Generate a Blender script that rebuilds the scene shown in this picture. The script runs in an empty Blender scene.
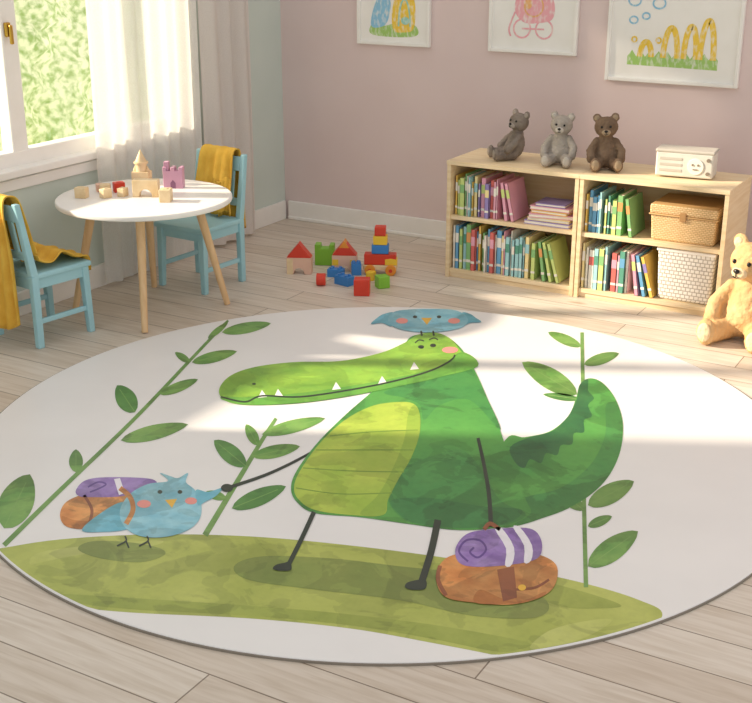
import bpy, bmesh, math, random
from mathutils import Vector, Matrix
from mathutils.geometry import tessellate_polygon
random.seed(7)
C=bpy.context.scene.collection
try:
    bpy.context.scene.view_settings.view_transform='Standard'
except Exception: pass

def lin(h):
    h=h.lstrip('#'); r=[int(h[i:i+2],16)/255 for i in (0,2,4)]
    return tuple((c/12.92 if c<=.04045 else ((c+.055)/1.055)**2.4) for c in r)+(1,)

def mat(name,c1,c2=None,rough=.6,scale=8,bump=0,bscale=60,spec=.4,stretch=(1,1,1),coat=0,metal=0,detail=4,lo=.35,hi=.65,wash=0):
    m=bpy.data.materials.new(name); m.use_nodes=True
    nt=m.node_tree; N=nt.nodes; L=nt.links; b=N['Principled BSDF']
    b.inputs['Roughness'].default_value=rough
    b.inputs['Specular IOR Level'].default_value=spec
    b.inputs['Metallic'].default_value=metal
    if coat: b.inputs['Coat Weight'].default_value=coat
    tc=N.new('ShaderNodeTexCoord'); mp=N.new('ShaderNodeMapping'); mp.inputs['Scale'].default_value=stretch
    L.new(tc.outputs['Object'],mp.inputs['Vector'])
    n=N.new('ShaderNodeTexNoise'); n.inputs['Scale'].default_value=scale; n.inputs['Detail'].default_value=detail
    L.new(mp.outputs[0],n.inputs['Vector'])
    r=N.new('ShaderNodeValToRGB'); r.color_ramp.elements[0].position=lo; r.color_ramp.elements[1].position=hi
    a=lin(c1); d=lin(c2) if c2 else tuple(x*.93 for x in a[:3])+(1,)
    r.color_ramp.elements[0].color=a; r.color_ramp.elements[1].color=d
    L.new(n.outputs['Fac'],r.inputs['Fac']); out=r.outputs['Color']
    if wash:
        # watercolour pigment pooling: hard-edged overlapping washes + fine granulation
        for sc,dist,pos,w_,lo_ in ((3.2,.9,.52,.02,1-wash),(6.5,1.2,.56,.015,1-wash*.7),(45,.0,.42,.3,1-wash*.45)):
            q=N.new('ShaderNodeTexNoise'); q.inputs['Scale'].default_value=sc; q.inputs['Detail'].default_value=6; q.inputs['Distortion'].default_value=dist
            L.new(mp.outputs[0],q.inputs['Vector'])
            rr=N.new('ShaderNodeValToRGB'); rr.color_ramp.elements[0].position=pos; rr.color_ramp.elements[1].position=pos+w_
            rr.color_ramp.elements[0].color=(1,1,1,1); rr.color_ramp.elements[1].color=(lo_,lo_*1.01,lo_,1)
            L.new(q.outputs['Fac'],rr.inputs['Fac'])
            mx=N.new('ShaderNodeMixRGB'); mx.blend_type='MULTIPLY'; mx.inputs[0].default_value=1
            L.new(out,mx.inputs[1]); L.new(rr.outputs['Color'],mx.inputs[2]); out=mx.outputs[0]
    L.new(out,b.inputs['Base Color'])
    if bump:
        n2=N.new('ShaderNodeTexNoise'); n2.inputs['Scale'].default_value=bscale; n2.inputs['Detail'].default_value=3
        L.new(mp.outputs[0],n2.inputs['Vector'])
        bp=N.new('ShaderNodeBump'); bp.inputs['Strength'].default_value=bump; bp.inputs['Distance'].default_value=.01
        L.new(n2.outputs['Fac'],bp.inputs['Height']); L.new(bp.outputs[0],b.inputs['Normal'])
    return m

def empty(name,loc=(0,0,0),rz=0):
    e=bpy.data.objects.new(name,None); C.objects.link(e); e.location=loc; e.rotation_euler=(0,0,rz); e.empty_display_size=.1
    return e

def mk(name,bm,mats,parent=None,loc=(0,0,0),rot=(0,0,0),smooth=False,bevel=0,seg=2):
    me=bpy.data.meshes.new(name); bmesh.ops.recalc_face_normals(bm,faces=bm.faces[:]); bm.to_mesh(me); bm.free()
    if not isinstance(mats,(list,tuple)): mats=[mats]
    for m in mats: me.materials.append(m)
    if smooth:
        for p in me.polygons: p.use_smooth=True
    o=bpy.data.objects.new(name,me); C.objects.link(o); o.location=loc; o.rotation_euler=rot
    if parent: o.parent=parent
    if bevel:
        b=o.modifiers.new('b','BEVEL'); b.width=bevel; b.segments=seg; b.limit_method='ANGLE'
    return o

def abox(bm,c,s,rot=None,mi=0):
    r=bmesh.ops.create_cube(bm,size=1)
    M=Matrix.Translation(c)@(rot if rot else Matrix.Identity(4))@Matrix.Diagonal((s[0],s[1],s[2],1))
    bmesh.ops.transform(bm,matrix=M,verts=r['verts'])
    for f in set(f for v in r['verts'] for f in v.link_faces): f.material_index=mi
    return r['verts']
def asph(bm,c,s,mi=0,rot=None,u=24,v=16):
    r=bmesh.ops.create_uvsphere(bm,u_segments=u,v_segments=v,radius=1)
    M=Matrix.Translation(c)@(rot if rot else Matrix.Identity(4))@Matrix.Diagonal((s[0],s[1],s[2],1))
    bmesh.ops.transform(bm,matrix=M,verts=r['verts'])
    for f in set(f for v in r['verts'] for f in v.link_faces): f.material_index=mi
def acyl(bm,p1,p2,r1,r2=None,mi=0,seg=24):
    p1=Vector(p1);p2=Vector(p2);d=p2-p1
    r=bmesh.ops.create_cone(bm,cap_ends=True,segments=seg,radius1=r1,radius2=(r1 if r2 is None else max(r2,1e-4)),depth=d.length)
    M=Matrix.Translation((p1+p2)/2)@d.to_track_quat('Z','Y').to_matrix().to_4x4()
    bmesh.ops.transform(bm,matrix=M,verts=r['verts'])
    for f in set(f for v in r['verts'] for f in v.link_faces): f.material_index=mi
def abeam(bm,p1,p2,a,b=None,mi=0):
    b=b or a; vs=[]
    for p,(w,d) in ((p1,a),(p2,b)):
        for sx,sy in ((-1,-1),(1,-1),(1,1),(-1,1)): vs.append(bm.verts.new((p[0]+sx*w/2,p[1]+sy*d/2,p[2])))
    for q in ((3,2,1,0),(4,5,6,7),(0,1,5,4),(1,2,6,5),(2,3,7,6),(3,0,4,7)):
        f=bm.faces.new([vs[i] for i in q]); f.material_index=mi
def aext(bm,pts,d,org=(0,0,0),mi=0):
    """profile in x,z extruded along y by d, centred"""
    a=[bm.verts.new((org[0]+x,org[1]-d/2,org[2]+z)) for x,z in pts]
    b=[bm.verts.new((org[0]+x,org[1]+d/2,org[2]+z)) for x,z in pts]
    n=len(pts)
    tris=tessellate_polygon([[Vector((x,z,0)) for x,z in pts]])
    for t in tris:
        bm.faces.new([a[i] for i in t]).material_index=mi
        bm.faces.new([b[i] for i in reversed(t)]).material_index=mi
    for i in range(n):
        j=(i+1)%n; bm.faces.new((a[i],a[j],b[j],b[i])).material_index=mi
def pbox(name,c,s,m,parent=None,bevel=.003):
    bm=bmesh.new(); abox(bm,(0,0,0),s); return mk(name,bm,m,parent,loc=c,bevel=bevel)

def cr(pts,closed=True,n=6):
    out=[];N=len(pts)
    rng=range(N) if closed else range(N-1)
    for i in rng:
        if closed: p=[pts[(i+k-1)%N] for k in range(4)]
        else: p=[pts[max(0,min(N-1,i+k-1))] for k in range(4)]
        for j in range(n):
            t=j/n
            out.append(tuple(.5*((2*p[1][a])+(-p[0][a]+p[2][a])*t+(2*p[0][a]-5*p[1][a]+4*p[2][a]-p[3][a])*t*t+(-p[0][a]+3*p[1][a]-3*p[2][a]+p[3][a])*t**3) for a in (0,1)))
    if not closed: out.append(tuple(pts[-1]))
    return out

class Flat:
    """flat printed artwork: coloured shapes on one sheet"""
    def __init__(s,fn,up=(0,0,1)): s.bm=bmesh.new(); s.mats=[]; s.fn=fn; s.up=Vector(up)
    def mi(s,m):
        if m not in s.mats: s.mats.append(m)
        return s.mats.index(m)
    def poly(s,pts,m,layer,smooth=True,n=6):
        if smooth: pts=cr(pts,True,n)
        mi=s.mi(m)
        P=[]
        for x,y in pts:
            v=Vector(s.fn(x,y,layer))
            if not P or (v-P[-1]).length>.0006: P.append(v)
        if (P[0]-P[-1]).length<.0006: P.pop()
        vs=[s.bm.verts.new(p) for p in P]
        flat=abs(s.up.z)>.5
        for t in tessellate_polygon([[Vector((p.x,p.y if flat else p.z,0)) for p in P]]):
            try: s.bm.faces.new([vs[i] for i in t]).material_index=mi
            except ValueError: pass
    def stroke(s,pts,w,m,layer,n=6,w2=None,closed=False):
        q=cr(pts,closed,n)
        if closed: q.append(q[0])
        mi=s.mi(m); L=[];R=[]
        w2=w if w2 is None else w2
        for i,p in enumerate(q):
            a=q[max(0,i-1)];b=q[min(len(q)-1,i+1)]
            dx,dy=b[0]-a[0],b[1]-a[1];l=math.hypot(dx,dy) or 1
            ww=(w+(w2-w)*i/(len(q)-1))/2
            L.append(s.bm.verts.new(s.fn(p[0]-dy/l*ww,p[1]+dx/l*ww,layer)))
            R.append(s.bm.verts.new(s.fn(p[0]+dy/l*ww,p[1]-dx/l*ww,layer)))
        for i in range(len(q)-1):
            s.bm.faces.new((L[i],L[i+1],R[i+1],R[i])).material_index=mi
    def ell(s,cx,cy,rx,ry,m,layer,rot=0,n=28):
        c,d=math.cos(rot),math.sin(rot)
        s.poly([(cx+rx*math.cos(a)*c-ry*math.sin(a)*d,cy+rx*math.cos(a)*d+ry*math.sin(a)*c) for a in [2*math.pi*i/n for i in range(n)]],m,layer,False)
    def leaf(s,x1,y1,x2,y2,w,m,layer,vein=None):
        dx,dy=x2-x1,y2-y1;l=math.hypot(dx,dy);nx,ny=-dy/l,dx/l
        up=[];dn=[]
        for i in range(1,14):
            t=i/14; ww=w/2*math.sin(math.pi*t**.9)**.65
            up.append((x1+dx*t+nx*ww,y1+dy*t+ny*ww)); dn.append((x1+dx*t-nx*ww,y1+dy*t-ny*ww))
        s.poly([(x1,y1)]+up+[(x2,y2)]+dn[::-1],m,layer,False)
        if vein: s.stroke([(x1,y1),(x1+dx*.85,y1+dy*.85)],.7,vein,layer+.5,n=1)
    def done(s,name,parent):
        s.bm.normal_update()
        bad=[f for f in s.bm.faces if f.calc_area()<1e-10]
        if bad: bmesh.ops.delete(s.bm,geom=bad,context='FACES_ONLY')
        fl=[f for f in s.bm.faces if f.normal.dot(s.up)<0]
        if fl: bmesh.ops.reverse_faces(s.bm,faces=fl)
        me=bpy.data.meshes.new(name)
        s.bm.to_mesh(me); s.bm.free()
        for m in s.mats: me.materials.append(m)
        o=bpy.data.objects.new(name,me); C.objects.link(o); o.parent=parent; return o

# ------------------------------------------------ materials
M_white=mat('white_paint','#f6f3ee','#f2efe9',rough=.45)
M_pink=mat('pink_wall_paint','#e3d0cd','#e0ccc9',rough=.85,scale=3,bump=.05,bscale=250)
M_green=mat('sage_wall_paint','#d3ddd5','#ced9d1',rough=.85,scale=3,bump=.05,bscale=250)
M_birch=mat('birch_wood','#efd9b4','#e4c99d',rough=.5,scale=5,stretch=(1,1,12),detail=6)
M_birchh=mat('birch_wood_horizontal','#f0dbb7','#e6cca1',rough=.5,scale=5,stretch=(1,12,12),detail=6)
M_leg=mat('beech_leg','#e6c497','#d9b384',rough=.5,scale=6,stretch=(8,8,1))
M_blue=mat('blue_chair_paint','#a6d3dc','#9ecdd7',rough=.5)
M_mustard=mat('mustard_fabric','#e8bd50','#dba83c',rough=.95,scale=12,bump=.3,bscale=120)

def floor_mat():
    m=bpy.data.materials.new('wood_plank_floor'); m.use_nodes=True
    nt=m.node_tree;N=nt.nodes;L=nt.links;b=N['Principled BSDF']
    tc=N.new('ShaderNodeTexCoord')
    br=N.new('ShaderNodeTexBrick'); br.offset=.37; br.inputs['Scale'].default_value=1
    br.inputs['Brick Width'].default_value=1.5; br.inputs['Row Height'].default_value=.15
    br.inputs['Mortar Size'].default_value=.0022; br.inputs['Mortar Smooth'].default_value=.2; br.inputs['Bias'].default_value=0
    br.inputs['Color1'].default_value=lin('#e4dacd'); br.inputs['Color2'].default_value=lin('#d5c7b7'); br.inputs['Mortar'].default_value=lin('#8e7f70')
    L.new(tc.outputs['Object'],br.inputs['Vector'])
    mp=N.new('ShaderNodeMapping'); mp.inputs['Scale'].default_value=(1.2,16,1); L.new(tc.outputs['Object'],mp.inputs['Vector'])
    n=N.new('ShaderNodeTexNoise'); n.inputs['Scale'].default_value=3.5; n.inputs['Detail'].default_value=8; n.inputs['Distortion'].default_value=.6
    L.new(mp.outputs[0],n.inputs['Vector'])
    r=N.new('ShaderNodeValToRGB'); r.color_ramp.elements[0].position=.3; r.color_ramp.elements[0].color=(.78,.73,.67,1); r.color_ramp.elements[1].position=.62; r.color_ramp.elements[1].color=(1,1,1,1)
    L.new(n.outputs['Fac'],r.inputs['Fac'])
    mx=N.new('ShaderNodeMixRGB'); mx.blend_type='MULTIPLY'; mx.inputs[0].default_value=.8
    L.new(br.outputs['Color'],mx.inputs[1]); L.new(r.outputs['Color'],mx.inputs[2])
    # knots
    mk2=N.new('ShaderNodeMapping'); mk2.inputs['Scale'].default_value=(1.3,4.2,1); L.new(tc.outputs['Object'],mk2.inputs['Vector'])
    vo=N.new('ShaderNodeTexVoronoi'); vo.inputs['Scale'].default_value=1.1; L.new(mk2.outputs[0],vo.inputs['Vector'])
    rk=N.new('ShaderNodeValToRGB'); rk.color_ramp.elements[0].position=.03; rk.color_ramp.elements[0].color=(.55,.42,.32,1); rk.color_ramp.elements[1].position=.09; rk.color_ramp.elements[1].color=(1,1,1,1)
    L.new(vo.outputs['Distance'],rk.inputs['Fac'])
    m3=N.new('ShaderNodeMixRGB'); m3.blend_type='MULTIPLY'; m3.inputs[0].default_value=.7
    L.new(mx.outputs[0],m3.inputs[1]); L.new(rk.outputs['Color'],m3.inputs[2]); L.new(m3.outputs[0],b.inputs['Base Color'])
    b.inputs['Roughness'].default_value=.42
    bp=N.new('ShaderNodeBump'); bp.inputs['Strength'].default_value=.35; bp.inputs['Distance'].default_value=.004; bp.invert=True
    L.new(br.outputs['Fac'],bp.inputs['Height']); L.new(bp.outputs[0],b.inputs['Normal'])
    return m

# ------------------------------------------------ room shell
WX=-3.97; WY=5.80; WH=3.2
pbox('floor',(-1.0,2.65,-.05),(6.2,6.5,.1),floor_mat(),bevel=0)
pbox('wall_back',(-1.0,WY+.1,WH/2),(6.2,.2,WH),M_pink,bevel=0)
wy0,wy1,wz0,wz1=2.15,4.90,.64,2.2
bm=bmesh.new(); T=.2; xc=WX-T/2
abox(bm,(xc,(-.6+wy0)/2,WH/2),(T,wy0+.6,WH)); abox(bm,(xc,(wy1+WY+.2)/2,WH/2),(T,WY+.2-wy1,WH))
abox(bm,(xc,(wy0+wy1)/2,wz0/2),(T,wy1-wy0,wz0)); abox(bm,(xc,(wy0+wy1)/2,(wz1+WH)/2),(T,wy1-wy0,WH-wz1))
mk('wall_left',bm,M_green)
bm=bmesh.new(); abox(bm,(-.99,WY-.009,.055),(5.9,.018,.11)); abox(bm,(-.99,WY-.012,.01),(5.9,.024,.02)); mk('baseboard_back',bm,M_white,bevel=.004)
bm=bmesh.new(); abox(bm,(WX+.009,2.6,.055),(.018,6.36,.11)); mk('baseboard_left',bm,M_white,bevel=.004)

# window
win=empty('window_1',(WX,0,0))
bm=bmesh.new()
fx=-.07; fd=.07
for y,w in ((wy0+.03,.06),(3.0,.09),(3.80,.09),(4.42,.08),(wy1-.03,.06)):
    abox(bm,(fx,y,(wz0+wz1)/2),(fd,w,wz1-wz0))
for z,h in ((wz0+.04,.08),(wz1-.04,.08)): abox(bm,(fx,(wy0+wy1)/2,z),(fd+.005,wy1-wy0,h))
mk('casement_frame',bm,M_white,win,bevel=.006)
bm=bmesh.new(); abox(bm,(-.03,(wy0+wy1)/2,wz0),(.13,wy1-wy0+.06,.035)); mk('window_sill',bm,M_white,win,bevel=.006)
bm=bmesh.new()
for y in (wy0-.03,wy1+.03): abox(bm,(.006,y,(wz0+wz1)/2),(.012,.06,wz1-wz0+.12))
abox(bm,(.006,(wy0+wy1)/2,wz1+.03),(.012,wy1-wy0,.06)); abox(bm,(.006,(wy0+wy1)/2,wz0-.05),(.012,wy1-wy0,.05)); mk('casing',bm,M_white,win,bevel=.004)
M_brass=mat('brass','#c9a04a',rough=.3,metal=1)
bm=bmesh.new(); abox(bm,(fx+.045,3.78,1.24),(.02,.025,.06)); abox(bm,(fx+.065,3.78,1.22),(.014,.015,.08)); mk('window_handle',bm,M_brass,win,bevel=.004)
mg=bpy.data.materials.new('thin_glass'); mg.use_nodes=True; nt=mg.node_tree; nt.nodes.remove(nt.nodes['Principled BSDF'])
tr=nt.nodes.new('ShaderNodeBsdfTransparent'); gl=nt.nodes.new('ShaderNodeBsdfGlossy'); gl.inputs['Roughness'].default_value=.02; mx=nt.nodes.new('ShaderNodeMixShader'); mx.inputs[0].default_value=.05
nt.links.new(tr.outputs[0],mx.inputs[1]); nt.links.new(gl.outputs[0],mx.inputs[2]); nt.links.new(mx.outputs[0],nt.nodes['Material Output'].inputs[0])
bm=bmesh.new(); abox(bm,(fx,(wy0+wy1)/2,(wz0+wz1)/2),(.004,wy1-wy0-.02,wz1-wz0-.02)); mk('glass_pane',bm,mg,win)

def fabric(name,col,col2,transp,transl,sc=300,detail=2,lo=.3,hi=.7):
    m=bpy.data.materials.new(name); m.use_nodes=True; nt=m.node_tree; N=nt.nodes; L=nt.links; N.remove(N['Principled BSDF'])
    d=N.new('ShaderNodeBsdfDiffuse'); t=N.new('ShaderNodeBsdfTranslucent'); p=N.new('ShaderNodeBsdfTransparent')
    tc=N.new('ShaderNodeTexCoord'); no=N.new('ShaderNodeTexNoise'); no.inputs['Scale'].default_value=sc; no.inputs['Detail'].default_value=detail; L.new(tc.outputs['Object'],no.inputs['Vector'])
    r=N.new('ShaderNodeValToRGB'); r.color_ramp.elements[0].position=lo; r.color_ramp.elements[1].position=hi
    r.color_ramp.elements[0].color=lin(col2); r.color_ramp.elements[1].color=lin(col); L.new(no.outputs['Fac'],r.inputs['Fac'])
    L.new(r.outputs['Color'],d.inputs['Color']); L.new(r.outputs['Color'],t.inputs['Color'])
    a=N.new('ShaderNodeMixShader'); a.inputs[0].default_value=transl; L.new(d.outputs[0],a.inputs[1]); L.new(t.outputs[0],a.inputs[2])
    b=N.new('ShaderNodeMixShader'); b.inputs[0].default_value=transp; L.new(a.outputs[0],b.inputs[1]); L.new(p.outputs[0],b.inputs[2])
    L.new(b.outputs[0],N['Material Output'].inputs[0]); return m
# garden outside: sun-backlit foliage
M_leafy=fabric('hedge_leaves','#eff5d8','#9fbb78',0,.24,sc=16,detail=10,lo=.36,hi=.60)
bm=bmesh.new(); ny,nz=120,30
g=[[None]*(nz+1) for _ in range(ny+1)]
for i in range(ny+1):
    for j in range(nz+1):
        g[i][j]=bm.verts.new((-7.4+.1*math.sin(i*.9+j*.5)*math.cos(j*.8)+random.uniform(-.03,.03),-1+i*.1,-.1+j*.07))
for i in range(ny):
    for j in range(nz): bm.faces.new((g[i][j],g[i+1][j],g[i+1][j+1],g[i][j+1]))
hedge=mk('garden_hedge',bm,M_leafy,smooth=True)
pbox('garden_lawn',(-6.75,4,-.15),(5.1,12,.1),mat('lawn','#dde6bb','#a9c487',rough=.9,scale=20,detail=8),bevel=0)

# curtains
def curtain(name,y0,y1,z0,z1,x,amp,freq,m,seed=0):
    random.seed(seed); bm=bmesh.new(); n=int((y1-y0)/.006); nz=24; G=[]
    ph=[random.uniform(0,6.28) for _ in range(4)]
    for j in range(nz+1):
        z=z0+(z1-z0)*j/nz; f=1-j/nz; row=[]
        for i in range(n+1):
            y=y0+(y1-y0)*i/n
            a=math.sin(y*freq+ph[0]+.25*math.sin(z*1.5+ph[1]))*.6+.4*math.sin(y*freq*.47+ph[2]+.4*f)
            row.append(bm.verts.new((x+amp*a*(.75+.25*f),y+.010*math.sin(z*2+ph[3])*f,z)))
        G.append(row)
    for j in range(nz):
        for i in range(n): bm.faces.new((G[j][i],G[j][i+1],G[j+1][i+1],G[j+1][i]))
    return mk(name,bm,m,smooth=True)
curtain('sheer_curtain',4.17,4.95,.02,2.42,WX+.062,.024,62,fabric('sheer_voile','#fbfaf8','#efece7',.14,.42),3)
curtain('drape_curtain',4.99,5.39,.02,2.42,WX+.078,.035,48,fabric('linen_drape','#f2ebe6','#e9e1dc',0,.35),5)
rod=empty('curtain_rod',(0,0,0))
bm=bmesh.new(); acyl(bm,(WX+.07,2.0,2.44),(WX+.07,5.5,2.44),.014); asph(bm,(WX+.07,5.52,2.44),(.028,.028,.028)); asph(bm,(WX+.07,1.98,2.44),(.028,.028,.028))
for y in (2.2,5.45): acyl(bm,(WX,y,2.44),(WX+.07,y,2.44),.01)
mk('rod',bm,M_brass,rod,smooth=True)

# ------------------------------------------------ table
TX,TY=-3.515,4.03
tab=empty('round_kids_table',(TX,TY,0))
th=.525
bm=bmesh.new(); acyl(bm,(0,0,th-.024),(0,0,th),.388,seg=96); mk('table_top',bm,mat('white_laminate','#f7f4ef','#f3f0eb',rough=.35),tab,bevel=.008,seg=3)
bm=bmesh.new()
for a in (-55,40,128,218):
    c,s_=math.cos(math.radians(a)),math.sin(math.radians(a))
    acyl(bm,(c*.345,s_*.345,.0),(c*.225,s_*.225,th-.024),.014,.021)
bmesh.ops.translate(bm,verts=bm.verts[:],vec=(0,0,.003)); mk('legs',bm,M_leg,tab,smooth=False)
bm=bmesh.new(); acyl(bm,(0,0,th-.04),(0,0,th-.024),.24,seg=48); mk('leg_mounting_plate',bm,M_white,tab)

# ------------------------------------------------ chairs
def chair(loc,rz):
    e=empty('kids_chair',loc,rz)
    W,D=.28,.27; lean=.05; HT=.62
    bm=bmesh.new(); abox(bm,(0,-.005,.307),(W+.03,D+.03,.024)); mk('seat',bm,M_blue,e,bevel=.007)
    bm=bmesh.new()
    for sx in (-1,1):
        x=sx*(W/2)
        abeam(bm,(x,D/2,0),(x,D/2,.31),(.028,.03),(.030,.034)); abeam(bm,(x,D/2,.31),(x,D/2+lean,HT),(.030,.034),(.026,.024))
        abeam(bm,(x*.98,-D/2,0),(x*.94,-D/2+.01,.296),(.027,.027),(.034,.034))
        abeam(bm,(x*.96,0,.10),(x*.96,0,.122),(.016,D-.02))
    mk('posts_and_legs',bm,M_blue,e,bevel=.004)
    bm=bmesh.new()
    abox(bm,(0,D/2,.275),(W,.02,.045)); abox(bm,(0,-D/2+.01,.275),(W-.02,.02,.045))
    for sx in (-1,1): abox(bm,(sx*(W/2-.005),0,.275),(.018,D,.045))
    mk('apron',bm,M_blue,e,bevel=.002)
    bm=bmesh.new()
    def by(z): return D/2+lean*(z-.31)/(HT-.31)
    abeam(bm,(0,by(.54),.54),(0,by(.607),.607),(W,.018)); abeam(bm,(0,by(.375),.375),(0,by(.41),.41),(W,.016))
    for x in (-.075,0,.075): abeam(bm,(x,by(.4),.4),(x,by(.55),.55),(.032,.012))
    mk('back_rails',bm,M_blue,e,bevel=.004)
    return e
def blanket(profile,x0,x1,parent,loc=(0,0,0),name='mustard_blanket',amp=.012,flare=0,seed=1,rz=0):
    random.seed(seed); pr=cr(profile,False,8); bm=bmesh.new(); nx=60; G=[]
    ph=[random.uniform(0,6) for _ in range(3)]
    L=len(pr)
    for i,(y,z) in enumerate(pr):
        row=[]; zt=max(p[1] for p in pr); f=min(1,(zt-z)/.25)
        a=pr[max(0,i-1)];b=pr[min(L-1,i+1)];dy,dz=b[0]-a[0],b[1]-a[1];l=math.hypot(dy,dz) or 1
        for j in range(nx+1):
            u=j/nx; x=x0+(x1-x0)*u; x=(x0+x1)/2+(x-(x0+x1)/2)*(1+flare*f)
            w=amp*(.25+f)*(math.sin(u*25+ph[0]+f*1.2)*.6+.5*math.sin(u*11+ph[1]+i*.05))
            e=.02*math.sin(u*7+ph[2])*(1 if i in(0,L-1) else 0)
            row.append(bm.verts.new((x,y+w*(-dz/l),z+w*(dy/l)*.5+e+ .002)))
        G.append(row)
    for i in range(L-1):
        for j in range(nx): bm.faces.new((G[i][j],G[i][j+1],G[i+1][j+1],G[i+1][j]))
    o=mk(name,bm,M_mustard,parent,loc,(0,0,rz),smooth=True)
    s=o.modifiers.new('s','SOLIDIFY'); s.thickness=.006; s.offset=1
    return o
c1=chair((-3.565,4.47,0),math.radians(-4))
blanket([(.085,.35),(.10,.42),(.125,.52),(.148,.615),(.178,.638),(.208,.615),(.205,.48),(.20,.34),(.20,.24)],-.10,.10,c1,flare=.12,seed=2,amp=.014)
# corner of the blanket slipping over the side of the chair back, down past the seat
blanket([(.10,.50),(.085,.42),(.09,.34)],.02,.125,c1,amp=.012,seed=6,name='blanket_corner')
c2=chair((-3.69,3.535,0),math.radians(172))
blanket([(.09,.37),(.11,.43),(.130,.53),(.148,.615),(.178,.638),(.208,.615),(.21,.45),(.21,.28),(.21,.10)],-.10,.11,c2,flare=.12,seed=4,amp=.016)
blanket([(-.165,.26),(-.16,.33),(-.10,.345),(-.03,.382),(.03,.35),(.09,.37)],-.13,.10,c2,amp=.022,seed=9,name='mustard_blanket_fold')

# ------------------------------------------------ toys
cols={'red':'#d9432f','yellow':'#f2c93f','blue':'#3f86cc','green':'#86c440','orange':'#e8963a','pinkish':'#e9bfa8'}
MT={k:mat('toy_'+k,v,rough=.4) for k,v in cols.items()}
MT['natural']=mat('toy_wood','#ecd5ad','#dfc394',rough=.5,scale=20)
def archpts(w,h,r):
    n=10; return [(-w/2,0),(-r,0)]+[(-r*math.cos(math.pi*i/n),r*1.2*math.sin(math.pi*i/n)+.0) for i in range(1,n)]+[(r,0),(w/2,0),(w/2,h),(-w/2,h)]
def house(name,loc,rz,base,roof,w=.125,h=.085,rh=.075):
    e=empty(name,loc,rz)
    bm=bmesh.new(); aext(bm,archpts(w,h,w*.22),.06); mk('arch_block',bm,MT[base],e,bevel=.003)
    bm=bmesh.new(); aext(bm,[(-w*.5,0),(w*.5,0),(0,rh)],.06,(0,0,h)); mk('roof_block',bm,MT[roof],e,bevel=.003)
    return e
R30=math.radians(25)
h1=house('toy_block_house',(-3.25,4.86,0),R30,'pinkish','red')
bm=bmesh.new(); abox(bm,(-.045,0,.04),(.03,.064,.08)); mk('side_column',bm,MT['natural'],h1)
h2=house('toy_block_house',(-3.075,5.01,0),R30,'pinkish','red')
bm=bmesh.new(); aext(bm,[(-.026,0),(.026,0),(0,.036)],.064,(0,0,.126)); mk('roof_tip',bm,MT['orange'],h2)
bm=bmesh.new()
for x in (-.045,.045): abox(bm,(x,0,.05),(.03,.064,.03))
mk('yellow_bands',bm,MT['yellow'],h2)
e=empty('toy_castle_block',(-3.225,5.06,0),R30)
bm=bmesh.new(); aext(bm,[(-.05,0),(.05,0),(.05,.11),(.025,.11),(.025,.09),(-.02,.09),(-.02,.11),(-.05,.11)],.06); mk('block',bm,MT['green'],e,bevel=.004)
e=empty('toy_train_stack',(-2.893,5.055,0),R30)
bm=bmesh.new(); abox(bm,(0,0,.037),(.17,.06,.025)); mk('chassis',bm,MT['natural'],e,bevel=.004)
bm=bmesh.new()
for x in (-.05,.055):
    for y in (-.038,.038): acyl(bm,(x,y-.008,.027),(x,y+.008,.027),.027)
mk('wheels',bm,MT['orange'],e,bevel=.003)
bm=bmesh.new()
for x in (-.05,.055):
    for y in (-.048,.048): acyl(bm,(x,y-.003,.027),(x,y+.003,.027),.009)
mk('hubs',bm,MT['red'],e)
for n,c,z,w,hh,x in (('base_block','red',.078,.16,.055,0),('middle_block','blue',.13,.085,.045,0),('upper_block','yellow',.176,.07,.045,.0),('top_block','red',.222,.055,.045,.0)):
    bm=bmesh.new(); abox(bm,(x,0,z),(w,.055,hh)); mk(n,bm,MT[c],e,bevel=.004)
bm=bmesh.new(); aext(bm,[(-.03,0),(.03,0),(.03,.03),(.0,.035),(-.03,.03)],.058,(.055,0,.05)); mk('cab_window',bm,MT['yellow'],e,bevel=.002)
def block(name,loc,rz,c,s,kind='cube'):
    e=empty(name,(loc[0],loc[1],0),rz); bm=bmesh.new()
    if kind=='cube':
        abox(bm,(0,0,s[2]/2),s); mk('body',bm,MT[c],e,bevel=.004)
        bm=bmesh.new(); acyl(bm,(0,-s[1]/2-.001,s[2]/2),(0,-s[1]/2+.002,s[2]/2),min(s[0],s[2])*.18); mk('face_disc',bm,MT[c],e)
    elif kind=='cyl':
        acyl(bm,(-s[0]/2,0,s[2]/2),(s[0]/2,0,s[2]/2),s[2]/2); mk('body',bm,MT[c],e,bevel=.003)
        bm=bmesh.new(); acyl(bm,(-s[0]/2-.002,0,s[2]/2),(s[0]/2+.002,0,s[2]/2),s[2]/5); mk('hole_plug',bm,MT['natural'],e)
    elif kind=='stud':
        abox(bm,(0,0,s[2]/2),s)
        for x in (-1,1):
            for y in (-1,1): acyl(bm,(x*s[0]/4,y*s[1]/4,s[2]),(x*s[0]/4,y*s[1]/4,s[2]+.008),.009)
        mk('body',bm,MT[c],e,bevel=.002)
block('toy_drum_block',(-3.04,4.73),.5,'red',(.045,.06,.06),'cyl')
block('toy_building_brick',(-3.06,4.90),.3,'blue',(.08,.05,.04),'stud')
block('toy_building_brick',(-2.95,4.80),-.2,'blue',(.09,.05,.045),'stud')
block('toy_building_brick',(-2.99,4.98),.6,'blue',(.05,.05,.06),'stud')
block('toy_cube',(-2.79,4.70),.45,'red',(.075,.065,.08))
block('toy_cube',(-2.765,4.85),.9,'green',(.06,.055,.06))
block('toy_cube',(-2.875,4.93),.1,'yellow',(.04,.04,.045))
block('toy_cube',(-2.80,4.93),.1,'blue',(.035,.035,.035))
def T(du,dv): return (TX+.866*du-.5*dv,TY+.5*du+.866*dv,th)
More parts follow.
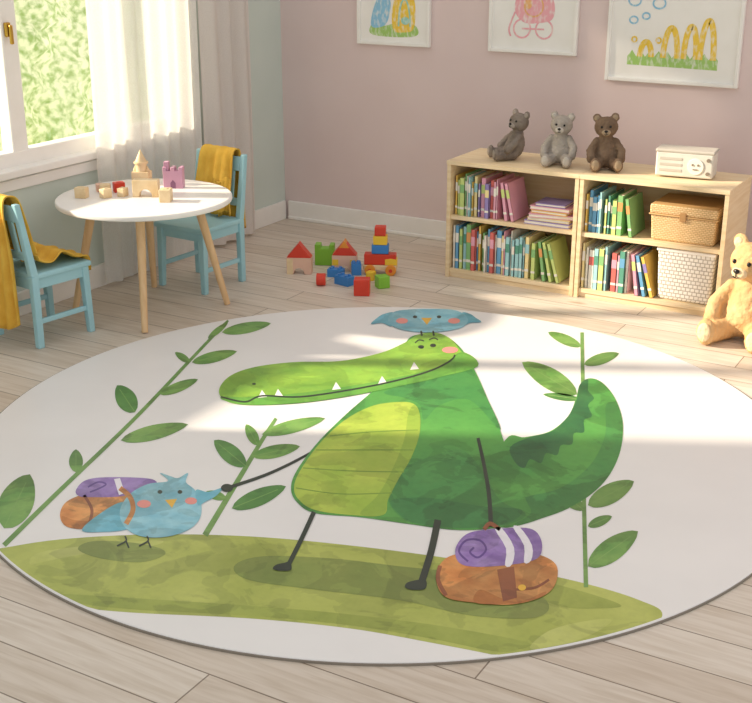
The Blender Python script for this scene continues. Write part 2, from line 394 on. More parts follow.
e=empty('wooden_toy_tower',T(-.057,.26),.4)
bm=bmesh.new(); abox(bm,(0,0,.03),(.08,.06,.06)); acyl(bm,(0,0,.06),(0,0,.095),.026); acyl(bm,(0,0,.095),(0,0,.105),.033); acyl(bm,(0,0,.105),(0,0,.16),.027,.001)
for x in(-.03,.03): acyl(bm,(x,0,.06),(x,0,.085),.011,.001)
mk('tower',bm,MT['natural'],e,bevel=.002)
e=empty('toy_castle',T(.105,.18),.45)
M_mv=mat('toy_mauve','#d3a3ba','#c493ad',rough=.5)
bm=bmesh.new(); abox(bm,(0,0,.04),(.09,.045,.08))
for x in (-.037,0,.037): abox(bm,(x,0,.088),(.018,.045,.018))
abox(bm,(-.03,0,.1),(.022,.03,.04))
mk('walls',bm,M_mv,e,bevel=.002)
bm=bmesh.new(); aext(bm,[(-.012,0),(.012,0),(.012,.025),(0,.04),(-.012,.025)],.047); mk('gate',bm,mat('toy_gate','#8f6280'),e)
e=empty('toy_arch_bridge',T(.01,.0),.5); bm=bmesh.new(); aext(bm,archpts(.115,.075,.03),.05); mk('arch',bm,MT['natural'],e,bevel=.003)
for i,(du,dv,c,s) in enumerate(((-.27,-.03,'natural',.047),(-.185,.06,'natural',.042),(-.13,.09,'red',.044),(-.165,-.03,'natural',.04),(-.095,.0,'natural',.038),(.113,-.10,'natural',.055),(-.22,.1,'pinkish',.035))):
    e=empty('toy_table_block',T(du,dv),.3+i*.35); bm=bmesh.new(); abox(bm,(0,0,s/2),(s*1.1,s*.9,s)); abox(bm,(0,0,s*1.0),(s*.5,s*.4,.006)); mk('block',bm,MT[c],e,bevel=.003)

# ------------------------------------------------ bookcases
BH=.585;BD=.38;BY=5.167
def bookcase(x0,x1):
    e=empty('low_bookcase',((x0+x1)/2,BY+BD/2,0)); W=x1-x0;t=.02
    bm=bmesh.new()
    for s in (-1,1): abox(bm,(s*(W/2-t/2),0,(BH-t)/2),(t,BD,BH-t))
    mk('side_panels',bm,M_birch,e,bevel=.002)
    bm=bmesh.new()
    abox(bm,(0,-.002,BH-t/2),(W+.004,BD+.006,t)); abox(bm,(0,.003,.305),(W-2*t,BD-.01,t)); abox(bm,(0,.003,.035),(W-2*t,BD-.01,t))
    mk('shelf_boards',bm,M_birchh,e,bevel=.002)
    bm=bmesh.new(); abox(bm,(0,-BD/2+.025,.0125),(W-2*t,.015,.025)); abox(bm,(0,BD/2-.008,BH/2),(W-2*t,.01,BH-2*t)); mk('plinth_and_back',bm,M_birchh,e)
    return e
bookcase(-2.585,-1.909); bookcase(-1.905,-1.223)
bookcols=['#d9706a','#efc765','#6fabd3','#8cc07e','#a6d6da','#e8a9bd','#9a8bc4','#f3eee2','#e8a566','#5fa08a','#cfe08a','#f6e3a6']
MB=[mat('book_cover_%d'%i,c,rough=.5) for i,c in enumerate(bookcols)]+[mat('book_pages','#f6f0e4',rough=.8,scale=60)]
def abook(bm,x,y,z,w,d,h,ci,tilt=0):
    """upright book, spine facing -y; x = left bottom edge"""
    R=Matrix.Rotation(tilt,4,'Y'); 
    def B(cx,cy,cz,sx,sy,sz,mi):
        vs=abox(bm,(cx,cy,cz),(sx,sy,sz),mi=mi)
        bmesh.ops.transform(bm,matrix=Matrix.Translation((x,y,z))@R,verts=vs)
    c=.0018
    B(c/2,d/2,h/2,c,d,h,ci); B(w-c/2,d/2,h/2,c,d,h,ci); B(w/2,c/2,h/2,w,c,h,ci)
    B(w/2,d/2,h/2,w-2*c,d-.006,h-.008,12)
    B(w/2,-.0002,h*.72,w*.9,.001,h*.22,(ci+5)%12 if w>.014 else 7)
    B(w/2,-.0002,h*.2,w*.9,.001,h*.06,7)
def row(bm,x0,x1,y,z,hmax,pal,seed,lean_last=0):
    random.seed(seed); x=x0
    while x<x1:
        w=random.choice((.009,.012,.014,.018,.022,.026)); h=hmax*random.uniform(.80,1)
        if x+w>x1: break
        abook(bm,x,y+random.uniform(0,.02),z,w,.19,h,random.choice(pal)); x+=w+.0012
    for k in range(lean_last):
        w=.018; h=hmax*.92; ti=math.radians(-(9+4*k)); x+=.01+h*math.sin(-ti)*(1 if k==0 else .16)
        abook(bm,x,y,z+.0005,w,.19,h,pal[(k*2)%len(pal)],ti); x+=w
    return x
z1,z2=.0455,.3155
bm=bmesh.new()
row(bm,-2.555,-2.43,BY+.02,z2,.21,[1,2,4,10,3,11,7],1); row(bm,-2.43,-2.31,BY+.025,z2,.20,[5,6,5,8,0],2,2)
row(bm,-2.555,-2.40,BY+.02,z1,.235,[2,3,1,4,7,10,0],3); row(bm,-2.40,-2.14,BY+.02,z1,.225,[7,8,0,2,4,11,5,3,7],4)
row(bm,-2.14,-2.10,BY+.02,z1,.21,[3,10,10],5,3)
mk('picture_books',bm,MB,bevel=0)
bm=bmesh.new(); zz=z2; random.seed(11)
for i,(w,d,h,c) in enumerate(((.23,.20,.018,6),(.21,.18,.014,11),(.22,.17,.018,5),(.18,.16,.014,1),(.20,.15,.018,5),(.15,.14,.014,6))):
    R=Matrix.Rotation(random.uniform(-.2,.2),4,'Z'); q=(-2.07,BY+.13,zz+h/2)
    abox(bm,(q[0],q[1],zz+.0015),(w,d,.003),R,c); abox(bm,(q[0],q[1],zz+h-.0015),(w,d,.003),R,c)
    abox(bm,q,(w-.006,d-.004,h-.006),R,12); zz+=h+.0008
mk('stacked_picture_books',bm,MB)
bm=bmesh.new()
row(bm,-1.88,-1.79,BY+.02,z2,.20,[2,4,1,2,8],21); row(bm,-1.79,-1.70,BY+.02,z2,.19,[3,3,9,10],22,1)
row(bm,-1.88,-1.74,BY+.02,z1,.22,[4,7,2,10,11],23); row(bm,-1.74,-1.64,BY+.02,z1,.21,[5,0,2,7,1,9],24,3)
mk('picture_books',bm,MB)
def weave(name,c1,c2,dark,sc,bw=.5,rh=.25,mort=.06):
    m=bpy.data.materials.new(name); m.use_nodes=True; nt=m.node_tree;N=nt.nodes;L=nt.links;b=N['Principled BSDF']
    tc=N.new('ShaderNodeTexCoord'); sp=N.new('ShaderNodeSeparateXYZ'); L.new(tc.outputs['Object'],sp.inputs[0])
    ad=N.new('ShaderNodeMath'); L.new(sp.outputs[0],ad.inputs[0]); L.new(sp.outputs[1],ad.inputs[1])
    cb=N.new('ShaderNodeCombineXYZ'); L.new(ad.outputs[0],cb.inputs[0]); L.new(sp.outputs[2],cb.inputs[1])
    br=N.new('ShaderNodeTexBrick'); br.inputs['Scale'].default_value=sc; br.inputs['Brick Width'].default_value=bw; br.inputs['Row Height'].default_value=rh
    br.inputs['Mortar Size'].default_value=mort; br.inputs['Mortar Smooth'].default_value=.6
    br.inputs['Color1'].default_value=lin(c1); br.inputs['Color2'].default_value=lin(c2); br.inputs['Mortar'].default_value=lin(dark)
    L.new(cb.outputs[0],br.inputs['Vector']); L.new(br.outputs['Color'],b.inputs['Base Color']); b.inputs['Roughness'].default_value=.7
    bp=N.new('ShaderNodeBump'); bp.invert=True; bp.inputs['Strength'].default_value=.6; bp.inputs['Distance'].default_value=.004; L.new(br.outputs['Fac'],bp.inputs['Height']); L.new(bp.outputs[0],b.inputs['Normal'])
    return m
e=empty('wicker_storage_box',(-1.425,BY+.165,z2))
MW=weave('rattan_weave','#f0d2a3','#e5c190','#c49f6a',30)
bm=bmesh.new(); abeam(bm,(0,0,0),(0,0,.12),(.285,.25),(.30,.26)); mk('basket_body',bm,MW,e,bevel=.012,seg=3)
bm=bmesh.new(); abox(bm,(0,0,.145),(.31,.27,.045)); mk('basket_lid',bm,MW,e,bevel=.012,seg=3)
bm=bmesh.new(); abox(bm,(0,0,.121),(.314,.274,.007)); mk('rim_band',bm,mat('rattan_rim','#d0aa76'),e,bevel=.003)
bm=bmesh.new(); abox(bm,(0,-.137,.12),(.03,.008,.04)); mk('clasp',bm,mat('clasp_leather','#b88d5c'),e,bevel=.003)
e=empty('white_woven_basket',(-1.395,BY+.145,z1))
MWW=weave('white_weave','#f9f6f0','#f3efe8','#b9b1a6',34,.7,.6,.09)
bm=bmesh.new(); abeam(bm,(0,0,0),(0,0,.235),(.24,.22),(.262,.24)); mk('basket_body',bm,MWW,e,bevel=.015,seg=3)
bm=bmesh.new()
for s in(-1,1):
    abox(bm,(0,s*.119,.236),(.268,.012,.016)); abox(bm,(s*.129,0,.236),(.012,.24,.016))
mk('rim',bm,M_white,e,bevel=.004)

# toy radio box
e=empty('toy_radio',(-1.478,BY+.2,BH),math.radians(6))
M_rad=mat('radio_body','#dcd8cf','#d0cbc1',rough=.5,scale=10); M_rad2=mat('radio_trim','#c2bcb1',rough=.5)
bm=bmesh.new(); abox(bm,(0,0,.062),(.255,.12,.112)); mk('body',bm,M_rad,e,bevel=.008,seg=3)
bm=bmesh.new(); abox(bm,(0,0,.121),(.262,.126,.014)); mk('lid',bm,M_rad2,e,bevel=.005)
bm=bmesh.new()
for x in (-.1,.1): asph(bm,(x,0,.006),(.014,.03,.006))
acyl(bm,(.05,-.064,.058),(.05,-.056,.058),.036); mk('dial_ring',bm,mat('dial_cream','#f3eee2'),e,bevel=.003)
bm=bmesh.new()
for x in (.038,.062): acyl(bm,(x,-.067,.066),(x,-.060,.066),.005)
abox(bm,(.05,-.066,.046),(.022,.003,.004)); acyl(bm,(.105,-.067,.09),(.105,-.058,.09),.008); acyl(bm,(.105,-.067,.03),(.105,-.058,.03),.008)
mk('dial_marks_and_knobs',bm,mat('knob','#8a7d6e'),e)
bm=bmesh.new()
for i in range(3): abox(bm,(-.06,-.0605,.035+i*.026),(.10,.003,.012))
mk('front_slats',bm,M_rad2,e,bevel=.001)

# ------------------------------------------------ teddies
def teddy(loc,rz,h,c1,c2,cm,headrz=0,headtilt=0,lean=0,armup=(0,0),legspread=1,name='teddy_bear'):
    e=empty(name,loc,math.radians(rz))
    Mf=mat('plush_fur',c1,c2,rough=1,scale=18/h*.25,bump=.9,bscale=40/h*.5,spec=.1); Mm=mat('plush_muzzle',cm,rough=1,bump=.8,bscale=60/h*.5,spec=.1)
    Mk=mat('bead_black','#17120f',rough=.2)
    H=Matrix.Translation((0,0,.60))@Matrix.Rotation(math.radians(headrz),4,'Z')@Matrix.Rotation(math.radians(headtilt),4,'Y')@Matrix.Translation((0,0,-.60))
    LN=Matrix.Translation((0,0,.1))@Matrix.Rotation(math.radians(lean),4,'X')@Matrix.Translation((0,0,-.1))
    S=Matrix.Diagonal((h,h,h,1))
    bm=bmesh.new()
    def sp(c,r,M=Matrix.Identity(4),bmx=None,rot=None):
        b=bmx if bmx is not None else bm; r_=bmesh.ops.create_uvsphere(b,u_segments=20,v_segments=14,radius=1)
        bmesh.ops.transform(b,matrix=M@Matrix.Translation(c)@(rot or Matrix.Identity(4))@Matrix.Diagonal((*r,1)),verts=r_['verts'])
    def limb(a,b_,r1,r2,M):
        a=Vector(a);b_=Vector(b_)
        for i in range(9):
            t=i/8; r=r1+(r2-r1)*t; sp(a.lerp(b_,t),(r,r,r),M)
    sp((0,0,.29),(.21,.175,.27),LN); sp((0,-.03,.22),(.215,.18,.20),LN); sp((0,0,.5),(.14,.12,.1),LN)
    HM=LN@H
    sp((0,-.01,.73),(.205,.18,.18),HM); sp((0,-.14,.68),(.10,.10,.08),HM)
    for s in (-1,1): sp((s*.155,.01,.89),(.075,.04,.078),HM)
    for k,s in enumerate((-1,1)):
        au=armup[k]
        limb((s*.16,-.02,.48),(s*.27,-.12-.05*au,.33+.05*au),.07,.068,LN); limb((s*.27,-.12-.05*au,.33+.05*au),(s*.26,-.22,.20+.15*au),.068,.07,LN)
        limb((s*.12,-.06,.12),(s*.19*legspread,-.36,.105),.115,.09,Matrix.Identity(4)); sp((s*.195*legspread,-.42,.135),(.088,.06,.125))
    bmesh.ops.transform(bm,matrix=S,verts=bm.verts)
    o=mk('plush_body',bm,Mf,e,smooth=True)
    r=o.modifiers.new('r','REMESH'); r.mode='VOXEL'; r.voxel_size=.016*h; r.use_smooth_shade=True
    sm=o.modifiers.new('s','SMOOTH'); sm.iterations=4; sm.factor=.5
    tx=bpy.data.textures.new('fuzz','CLOUDS'); tx.noise_scale=.035*h*1.2
    dp=o.modifiers.new('d','DISPLACE'); dp.texture=tx; dp.strength=.018*h; dp.mid_level=.4
    b2=bmesh.new()
    sp((0,-.20,.665),(.078,.055,.06),HM,b2)
    for s in (-1,1):
        sp((s*.155,-.022,.89),(.048,.022,.05),HM,b2); sp((s*.195*legspread,-.47,.14),(.062,.022,.09),Matrix.Identity(4),b2)
    bmesh.ops.transform(b2,matrix=S,verts=b2.verts); mk('muzzle_ears_soles',b2,Mm,e,smooth=True)
    b3=bmesh.new()
    for s in (-1,1): sp((s*.075,-.183,.755),(.021,.016,.022),HM,b3)
    sp((0,-.255,.69),(.032,.018,.023),HM,b3); sp((0,-.258,.655),(.005,.006,.025),HM,b3)
    for s in (-1,1): sp((s*.018,-.252,.632),(.02,.006,.005),HM,b3,Matrix.Rotation(s*-.4,4,'Y'))
    bmesh.ops.transform(b3,matrix=S,verts=b3.verts); mk('eyes_and_nose',b3,Mk,e,smooth=True)
    return e
teddy((-2.32,BY+.19,BH),-50,.245,'#978b80','#7c7066','#aea297',headrz=30,lean=-8)
teddy((-2.08,BY+.18,BH),12,.255,'#b5aca2','#9d948a','#cbc3b9',headtilt=4)
teddy((-1.86,BY+.19,BH),24,.265,'#86715e','#6d5948','#a8947c',headrz=-5,headtilt=-4)
teddy((-1.055,4.98,0),-6,.46,'#dcb888','#c8a06e','#ead0a8',headrz=-14,legspread=1.15)

# ------------------------------------------------ pictures
def frame(name,x0,x1,z0,z1):
    cx,cz=(x0+x1)/2,(z0+z1)/2; e=empty(name,(cx,WY,cz)); W=x1-x0;Hh=z1-z0;b=.018
    bm=bmesh.new()
    for s in(-1,1): abox(bm,(s*(W/2-b/2),-.014,0),(b,.026,Hh)); abox(bm,(0,-.014,s*(Hh/2-b/2)),(W-2*b,.026,b))
    mk('frame_moulding',bm,M_white,e,bevel=.003)
    bm=bmesh.new(); abox(bm,(0,-.006,0),(W-2*b,.01,Hh-2*b)); mk('paper',bm,mat('drawing_paper','#f6f3ee','#f2efe9',rough=.8),e)
    return e,W,Hh
def crayon(c): return mat('crayon',c,'#f4f1ea',rough=.8,scale=70,lo=.48,hi=.8,detail=3,stretch=(1,1,.4))
K={k:crayon(v) for k,v in dict(y='#f2cd4e',g='#a5cc70',b='#92c6e2',p='#f0aeb6',o='#efb677',t='#9cd3c6').items()}
fn=lambda x,z,l:(x,-.0115-.0003*l,z)
UP=(0,-1,0)
def ring(cx,cz,rx,rz,n=16): return [(cx+rx*math.cos(2*math.pi*i/n),cz+rz*math.sin(2*math.pi*i/n)) for i in range(n)]
def arch(x,z0,w,h,n=12): return [(x-w*math.cos(math.pi*i/n),z0+h*math.sin(math.pi*i/n)) for i in range(n+1)]
e,W,Hh=frame('framed_drawing',-3.455,-3.01,1.04,1.62)
F=Flat(fn,UP); zb=-Hh/2
F.poly([(-.13,zb+.05),(.12,zb+.05),(.14,zb+.1),(.05,zb+.13),(-.05,zb+.10),(-.13,zb+.11)],K['g'],0)
F.poly([(-.14,zb+.1),(-.12,zb+.2),(-.06,zb+.3),(-.02,zb+.22),(-.04,zb+.12),(-.09,zb+.09)],K['b'],1)
F.poly([(.0,zb+.08),(-.01,zb+.18),(.03,zb+.3),(.1,zb+.32),(.13,zb+.2),(.12,zb+.09),(.06,zb+.07)],K['y'],2)
F.stroke(arch(.065,zb+.1,.035,.14),.010,K['t'],3,n=2); F.ell(.07,zb+.13,.025,.02,K['t'],4); F.done('drawing',e)
e,W,Hh=frame('framed_drawing',-2.67,-2.19,1.04,1.62)
F=Flat(fn,UP); zb=-Hh/2
F.poly([(-.1,zb+.2),(-.09,zb+.28),(-.02,zb+.33),(.07,zb+.31),(.11,zb+.24),(.1,zb+.17),(.03,zb+.15),(-.05,zb+.15)],K['p'],0)
for i,x in enumerate((-.06,.06)): F.stroke(ring(x,zb+.12,.045,.045),.009,K['p'],1+i,closed=True,n=2)
F.stroke(ring(.0,zb+.23,.05,.05),.008,K['o'],3,closed=True,n=2); F.ell(-.03,zb+.24,.02,.025,K['o'],4); F.stroke([(-.1,zb+.2),(-.13,zb+.12),(-.12,zb+.08)],.009,K['p'],5); F.stroke([(-.06,zb+.12),(.06,zb+.12)],.008,K['p'],6,n=2); F.done('drawing',e)
e,W,Hh=frame('framed_drawing',-2.035,-1.385,.935,1.47)
F=Flat(fn,UP); zb=-Hh/2
top=[(-.22+i*.022,zb+.12+(.03 if i%2 else 0)) for i in range(21)]
F.poly([(-.22,zb+.08)]+top+[(.22,zb+.075)],K['g'],0,False)
for i,(x,hh,w) in enumerate(((-.13,.07,.028),(-.01,.14,.034),(.085,.15,.03),(.165,.18,.032))):
    F.stroke(arch(x,zb+.12,w,hh),.028,K['y'],1+i,n=2)
for i,(x,z) in enumerate(((-.19,.2),(-.07,.2))): F.stroke(ring(x,zb+z,.012,.012,10),.008,K['y'],6,closed=True,n=2)
for i,(x,z,r) in enumerate(((-.2,.29,.02),(-.14,.31,.018),(-.2,.38,.03),(-.08,.37,.03))): F.stroke(ring(x,zb+z,r,r*.8),.008,K['b'],2+i,closed=True,n=2)
F.done('drawing',e)

# ------------------------------------------------ rug with printed artwork
RC=(-1.90,3.351); RR=1.394; RT=.009
rug=empty('round_printed_rug',(RC[0],RC[1],0))
def rugmat(name,c1,c2=None,scale=6,lo=.35,hi=.65,wash=.2): return mat('print_'+name,c1,c2,rough=.36,scale=scale,bump=.04,bscale=400,spec=.55,detail=5,lo=lo,hi=hi,wash=wash)
bm=bmesh.new(); acyl(bm,(0,0,.0),(0,0,RT),RR,seg=192); mk('rug_base',bm,rugmat('ground','#f3f1ef','#efedeb',3,wash=0),rug,bevel=.003)
bm=bmesh.new(); acyl(bm,(0,0,.0),(0,0,RT-.003),RR+.004,seg=192); mk('rug_edge_binding',bm,mat('rug_binding','#8f877c',rough=.9),rug)
def rect(x,y,l):
    """traced artwork sheet -> true rug plane (rectified tracing)"""
    t=(y-351)/1200; s=(x-376)/1200; d=.34202+.93969*t; f=.93969-.34202*t; k=(1.7-RT)/d
    X=k*(.86603*s-.5*f)-RC[0]; Y=k*(.5*s+.86603*f)-RC[1]
    r=math.hypot(X,Y)
    if r>RR-.006: X*= (RR-.006)/r; Y*=(RR-.006)/r
    return (X,Y,RT+.0003+.00018*l)
A=Flat(rect)
p_hill=rugmat('hill','#bfc766','#abb654',4); p_hill2=rugmat('hill_dark','#a9b554','#98a648',5); p_hl=rugmat('hill_light','#cbd07a','#bec667',5); p_sh=rugmat('hill_shadow','#87994a','#939f50',6)
p_leaf=rugmat('leaf','#86b35c','#649b49',9,wash=.28); p_leaf2=rugmat('leaf_dark','#629b4d','#4f8742',9,wash=.28); p_stem=rugmat('stem','#7fa95c','#6f9d51',10); p_vein=rugmat('vein','#86b162')
p_snout=rugmat('snout','#a0cc4d','#84bc49',7); p_mid=rugmat('snout_mid','#78b54a','#64a947',7); p_body=rugmat('body','#62ac4f','#4b9848',3,wash=.26); p_dark=rugmat('body_dark','#44904b','#4f984c',5,wash=.3); p_deep=rugmat('ridge','#2a6a40','#387a44',9)
p_low=rugmat('body_low','#388043','#41894a',5,wash=.3)
p_belly=rugmat('belly','#bed256','#a4c448',5); p_belly2=rugmat('belly_shade','#a3c04a','#93b743',5); p_line=rugmat('line_green','#84a93f'); p_blk=rugmat('ink','#26332b','#2e3d33',wash=0); p_tooth=rugmat('tooth','#fbf9f3',wash=0)
p_bird=rugmat('bird','#a0d8e6','#7ec4d9',14); p_bird2=rugmat('bird_dark','#66b8cf','#7cc5d8',14); p_pinkc=rugmat('cheek','#f49c93',wash=.05); p_yel=rugmat('beak','#f5bf45',wash=.05)
p_org=rugmat('backpack','#efaa64','#d88a47',14,wash=.3); p_org2=rugmat('backpack_dark','#da8c48','#c67938',14,wash=.3); p_brn=rugmat('strap','#a8643f','#96553a'); p_pur=rugmat('bedroll','#9170ba','#a88dca',20); p_pur2=rugmat('bedroll_dark','#6b4c9b'); p_wht=rugmat('stripe','#f6f1f8',wash=.05)
# hill
A.poly([(-25,552),(0,548),(60,539),(150,534),(250,536),(350,545),(450,558),(540,573),(600,587),(640,600),(662,612),(650,630),(600,655),(560,668),(520,664),(500,656),(430,642),(350,628),(250,618),(130,612),(50,604),(20,598),(0,585),(-20,570)],p_hill,0)
A.poly([(60,594),(120,597),(230,604),(330,612),(430,624),(500,636),(530,643),(520,649),(495,651),(430,638),(350,625),(250,615.5),(140,609.5),(80,603)],p_hill2,1)
A.poly([(40,552),(100,544),(160,540),(150,546),(90,553),(50,560),(30,564)],p_hl,1)
A.poly([(420,562),(480,568),(560,585),(620,604),(600,608),(560,606),(520,590),(440,572)],p_hill2,1.3)
A.poly([(550,630),(590,620),(612,620),(592,634),(560,646),(530,648)],p_hl,1.6)
A.poly([(234,566),(262,556),(330,558),(400,566),(480,575),(535,592),(549,608),(530,618),(470,615),(400,600),(320,590),(250,580)],p_sh,2.2)
A.poly([(78,549),(92,541),(130,542),(160,548),(164,555),(140,562),(100,558)],p_sh,2.2)
# left plant
A.stroke([(4,545),(60,490),(130,423),(190,360),(228,320)],5,p_stem,3,w2=2.5)
for a in ((222,332,271,323,11,p_leaf),(192,362,237,351,11,p_leaf),(160,394,198,379,10,p_leaf),(121,440,188,424,15,p_leaf),(135,412,117,385,20,p_leaf2),(190,362,175,352,7,p_leaf),(76,472,76,449,14,p_leaf),(4,528,30,474,34,p_leaf),(208,338,228,322,6,p_leaf)):
    A.leaf(*a[:5],a[5],4,p_vein)
# middle plant
A.stroke([(205,535),(238,480),(262,440),(276,418)],6,p_stem,3,w2=3)
for a in ((262,434,325,418,13,p_leaf),(252,456,300,446,13,p_leaf),(232,508,286,486,17,p_leaf2),(246,466,214,440,18,p_leaf2),(258,445,246,424,11,p_leaf),(226,498,205,492,9,p_leaf)):
    A.leaf(*a[:5],a[5],4,p_vein)
# right plant
A.stroke([(586,587),(584,500),(583,400),(582,332)],4.5,p_stem,3,w2=3.5)
for a in ((577,394,522,362,21,p_leaf),(581,346,548,332,10,p_leaf),(584,364,619,353,11,p_leaf),(580,399,543,394,7,p_leaf2),(588,505,634,481,20,p_leaf),(584,510,553,486,14,p_leaf),(588,526,612,516,10,p_leaf),(588,566,638,531,23,p_leaf),(584,400,601,393,7,p_leaf)):
    A.leaf(*a[:5],a[5],4,p_vein)
# crocodile tail
A.poly([(505,440),(525,437),(550,431),(568,416),(576,398),(580,384),(590,378),(603,383),(616,400),(623,425),(619,455),(604,482),(578,503),(545,517),(500,527),(480,500)],p_body,5)
A.poly([(510,447),(530,437),(552,431),(568,416),(577,398),(580,384),(588,379),(588,390),(594,398),(588,405),(592,416),(584,420),(584,432),(574,433),(572,444),(561,445),(557,455),(546,453),(541,463),(530,459),(524,468),(515,462)],p_deep,6,n=4)
A.poly([(520,500),(560,488),(590,465),(605,435),(606,405),(618,405),(622,430),(618,457),(603,483),(577,503),(545,517),(515,524)],p_dark,6)
# body
A.poly([(404,345),(415,335),(440,334),(458,345),(472,365),(486,395),(500,430),(512,465),(526,500),(530,514),(505,526),(460,530),(410,524),(360,517),(315,513),(297,502),(291,488),(297,470),(318,442),(345,415),(368,395),(384,380)],p_body,7)
A.poly([(384,392),(420,380),(450,372),(470,368),(488,400),(500,430),(470,400),(440,405),(424,420),(420,405),(405,398)],p_dark,8)
A.poly([(436,455),(462,450),(482,470),(500,500),(526,514),(505,525),(460,529),(415,524),(396,513),(387,496),(392,478),(410,464)],p_dark,8.4)
A.poly([(392,500),(430,498),(480,506),(522,510),(505,524),(460,528),(415,523),(398,513)],p_low,8.8)
A.poly([(398,402),(414,404),(420,416),(419,436),(411,458),(398,480),(388,500),(383,515),(350,515),(315,510),(299,500),(294,488),(300,471),(320,443),(345,420),(372,406)],p_belly,9.2)
A.poly([(414,405),(420,416),(419,436),(411,458),(398,480),(388,500),(383,515),(360,514),(378,495),(392,470),(404,440),(408,415)],p_belly2,9.6)
for q in (((330,436),(370,432),(418,430)),((316,450),(360,450),(413,450)),((303,468),(350,471),(404,472)),((296,488),(340,494),(392,493))): A.stroke(q,1.1,p_line,10)
# snout / head
A.poly([(462,352),(452,340),(438,333),(420,334),(404,343),(380,353),(340,361),(295,362),(255,367),(230,376),(219,390),(226,401),(250,405),(300,403),(350,396),(400,386),(440,377),(468,367),(478,364)],p_snout,11)
A.poly([(478,366),(462,352),(440,366),(400,377),(350,386),(300,393),(250,397),(222,397),(226,401),(250,405),(300,403),(350,396),(400,386),(440,377)],p_mid,12)
for x,y in ((278,398),(336,391),(382,385)): A.poly([(x-4,y-1),(x+5,y-2),(x+0,y-9)],p_tooth,13,False)
for x,y in ((262,394),(414,366)): A.poly([(x-4,y+4),(x+5,y+3),(x,y-4)],p_tooth,13,False)
A.stroke([(221,397),(245,402),(262,396),(300,397),(350,390),(395,381),(430,371),(450,361),(455,355)],1.6,p_blk,14)
A.ell(421,347,3,1.8,p_blk,13); A.stroke([(415,343),(419,340),(424,341)],1.2,p_blk,13); A.ell(433,345.5,3,1.8,p_blk,13); A.stroke([(429,340),(434,338),(438,340)],1.2,p_blk,13)
A.ell(450,350,8,3.2,p_pinkc,13); A.ell(254,384,2,1,p_blk,13)
# limbs
A.stroke([(314,512),(302,538),(288,566)],4.5,p_blk,11); A.poly([(290,562),(291,570),(280,571),(273,569),(276,565),(284,563)],p_blk,11.4)
A.stroke([(438,520),(431,552),(421,584)],7,p_blk,11); A.poly([(425,580),(425,589),(412,590),(405,587),(409,582)],p_blk,11.4)
A.stroke([(340,433),(310,453),(270,473),(230,487)],2.0,p_blk,6.5,w2=3.4); A.ell(227,488,6,4,p_blk,12)
A.stroke([(478,438),(484,465),(489,495),(491,527)],3.2,p_blk,11,w2=4.6)
# backpack in hand
A.poly([(436,578),(444,560),(465,553),(500,553),(535,554),(556,565),(555,585),(540,598),(510,605),(475,603),(445,597)],p_org,13)
A.poly([(480,590),(500,598),(520,602),(545,592),(540,598),(510,604),(475,603)],p_org2,14)
A.poly([(497,570),(514,567),(517,598),(503,602)],p_brn,15,False); A.stroke([(515,590),(535,588),(549,580)],2.5,p_brn,15.3); A.ell(522,588,4,3,p_yel,16)
A.stroke([(440,566),(438,580),(446,596)],4,p_brn,15)
A.poly([(457,545),(470,533),(500,529),(530,529),(541,540),(540,556),(525,563),(490,567),(465,566),(456,558)],p_pur,16)
A.poly([(495,530),(502,529),(514,548),(512,565),(505,566),(506,549)],p_wht,17,n=3); A.poly([(513,528),(520,528),(532,546),(531,561),(524,563),(524,546)],p_wht,17,n=3)
A.stroke([(468,562),(459,552),(466,541),(480,541),(486,550),(478,558),(470,553),(474,548)],2.0,p_pur2,18)
A.stroke([(484,530),(490,524),(500,530)],4,p_brn,17)
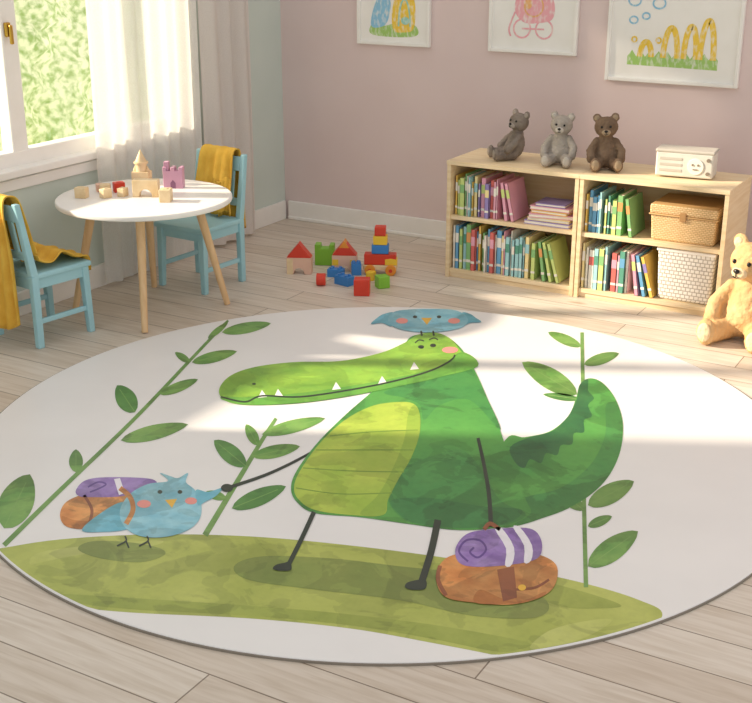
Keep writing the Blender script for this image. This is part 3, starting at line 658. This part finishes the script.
# bird with pack strapped on its back
A.poly([(60,515),(66,502),(85,494),(112,492),(132,499),(136,515),(118,527),(85,529),(66,526)],p_org,5)
A.poly([(62,516),(75,520),(100,522),(118,526),(85,529),(66,526)],p_org2,5.4)
A.stroke([(84,495),(92,510),(88,527)],3,p_brn,6)
A.poly([(76,490),(86,480),(110,477),(152,479),(153,488),(122,496),(90,497),(79,496)],p_pur,6); A.stroke([(90,492),(100,488),(106,484),(98,482),(88,487)],1.6,p_pur2,7); A.poly([(114,479),(120,478),(125,493),(119,495)],p_wht,7,False)
A.poly([(82,530),(98,515),(122,502),(140,510),(130,528),(100,532)],p_bird2,7.4)
A.poly([(120,510),(130,494),(148,484),(168,481),(160,473),(170,476),(178,478),(188,473),(186,482),(195,490),(201,502),(200,518),(188,530),(165,537),(140,536),(124,526)],p_bird,8)
A.poly([(196,490),(208,492),(222,488),(216,496),(205,502),(198,505)],p_bird2,9); A.stroke([(120,488),(130,497),(133,510),(126,524)],5,p_org,9)
for x in (160,180): A.ell(x,492,2.4,1.9,p_blk,10)
A.ell(144,504,7,4,p_pinkc,10); A.ell(191,501,6,3.5,p_pinkc,10); A.poly([(165,500),(177,499),(172,508)],p_yel,10,False)
for x in (125,147): A.stroke([(x,536),(x+1,541),(x-8,546)],1.6,p_blk,9.3); A.stroke([(x+1,541),(x+4,548)],1.6,p_blk,9.6)
# bird on the head
A.poly([(388,320),(394,312),(410,309.5),(430,309),(450,309.5),(462,313),(468,320),(463,327),(447,331),(428,332.5),(408,331),(394,327)],p_bird,15)
A.poly([(394,313),(384,314),(377,318),(371,324),(382,323),(392,326)],p_bird2,14); A.poly([(462,313),(470,314),(476,318),(481,322),(470,323),(462,326)],p_bird2,14)
for x in (415,439): A.ell(x,317,2.2,1.4,p_blk,16)
A.ell(402,321,6,2.8,p_pinkc,16); A.ell(454,321,6,2.8,p_pinkc,16); A.poly([(421,318),(432,318),(427,325)],p_yel,16,False)
for x in (421,433): A.stroke([(x,331),(x+1,336)],1.8,p_blk,16.3)
A.done('rug_print',rug)

# ------------------------------------------------ light, world, camera
w=bpy.data.worlds.new('sky'); bpy.context.scene.world=w; w.use_nodes=True
w.node_tree.nodes['Background'].inputs[0].default_value=(1,.985,.97,1); w.node_tree.nodes['Background'].inputs[1].default_value=.76
sl=bpy.data.lights.new('sun','SUN'); sl.energy=9.0; sl.angle=math.radians(2.0); sl.color=(1,.86,.68)
so=bpy.data.objects.new('sun',sl); C.objects.link(so); el,az=math.radians(23),math.radians(27)
so.location=(-8,0,6); so.rotation_euler=Vector((math.cos(el)*math.cos(az),math.cos(el)*math.sin(az),-math.sin(el))).to_track_quat('-Z','Y').to_euler()
cd=bpy.data.cameras.new('camera'); co=bpy.data.objects.new('camera',cd); C.objects.link(co); bpy.context.scene.camera=co
cd.sensor_width=36; cd.lens=1200*36/752; co.location=(0,0,1.7); co.rotation_euler=(math.radians(70),0,math.radians(30))
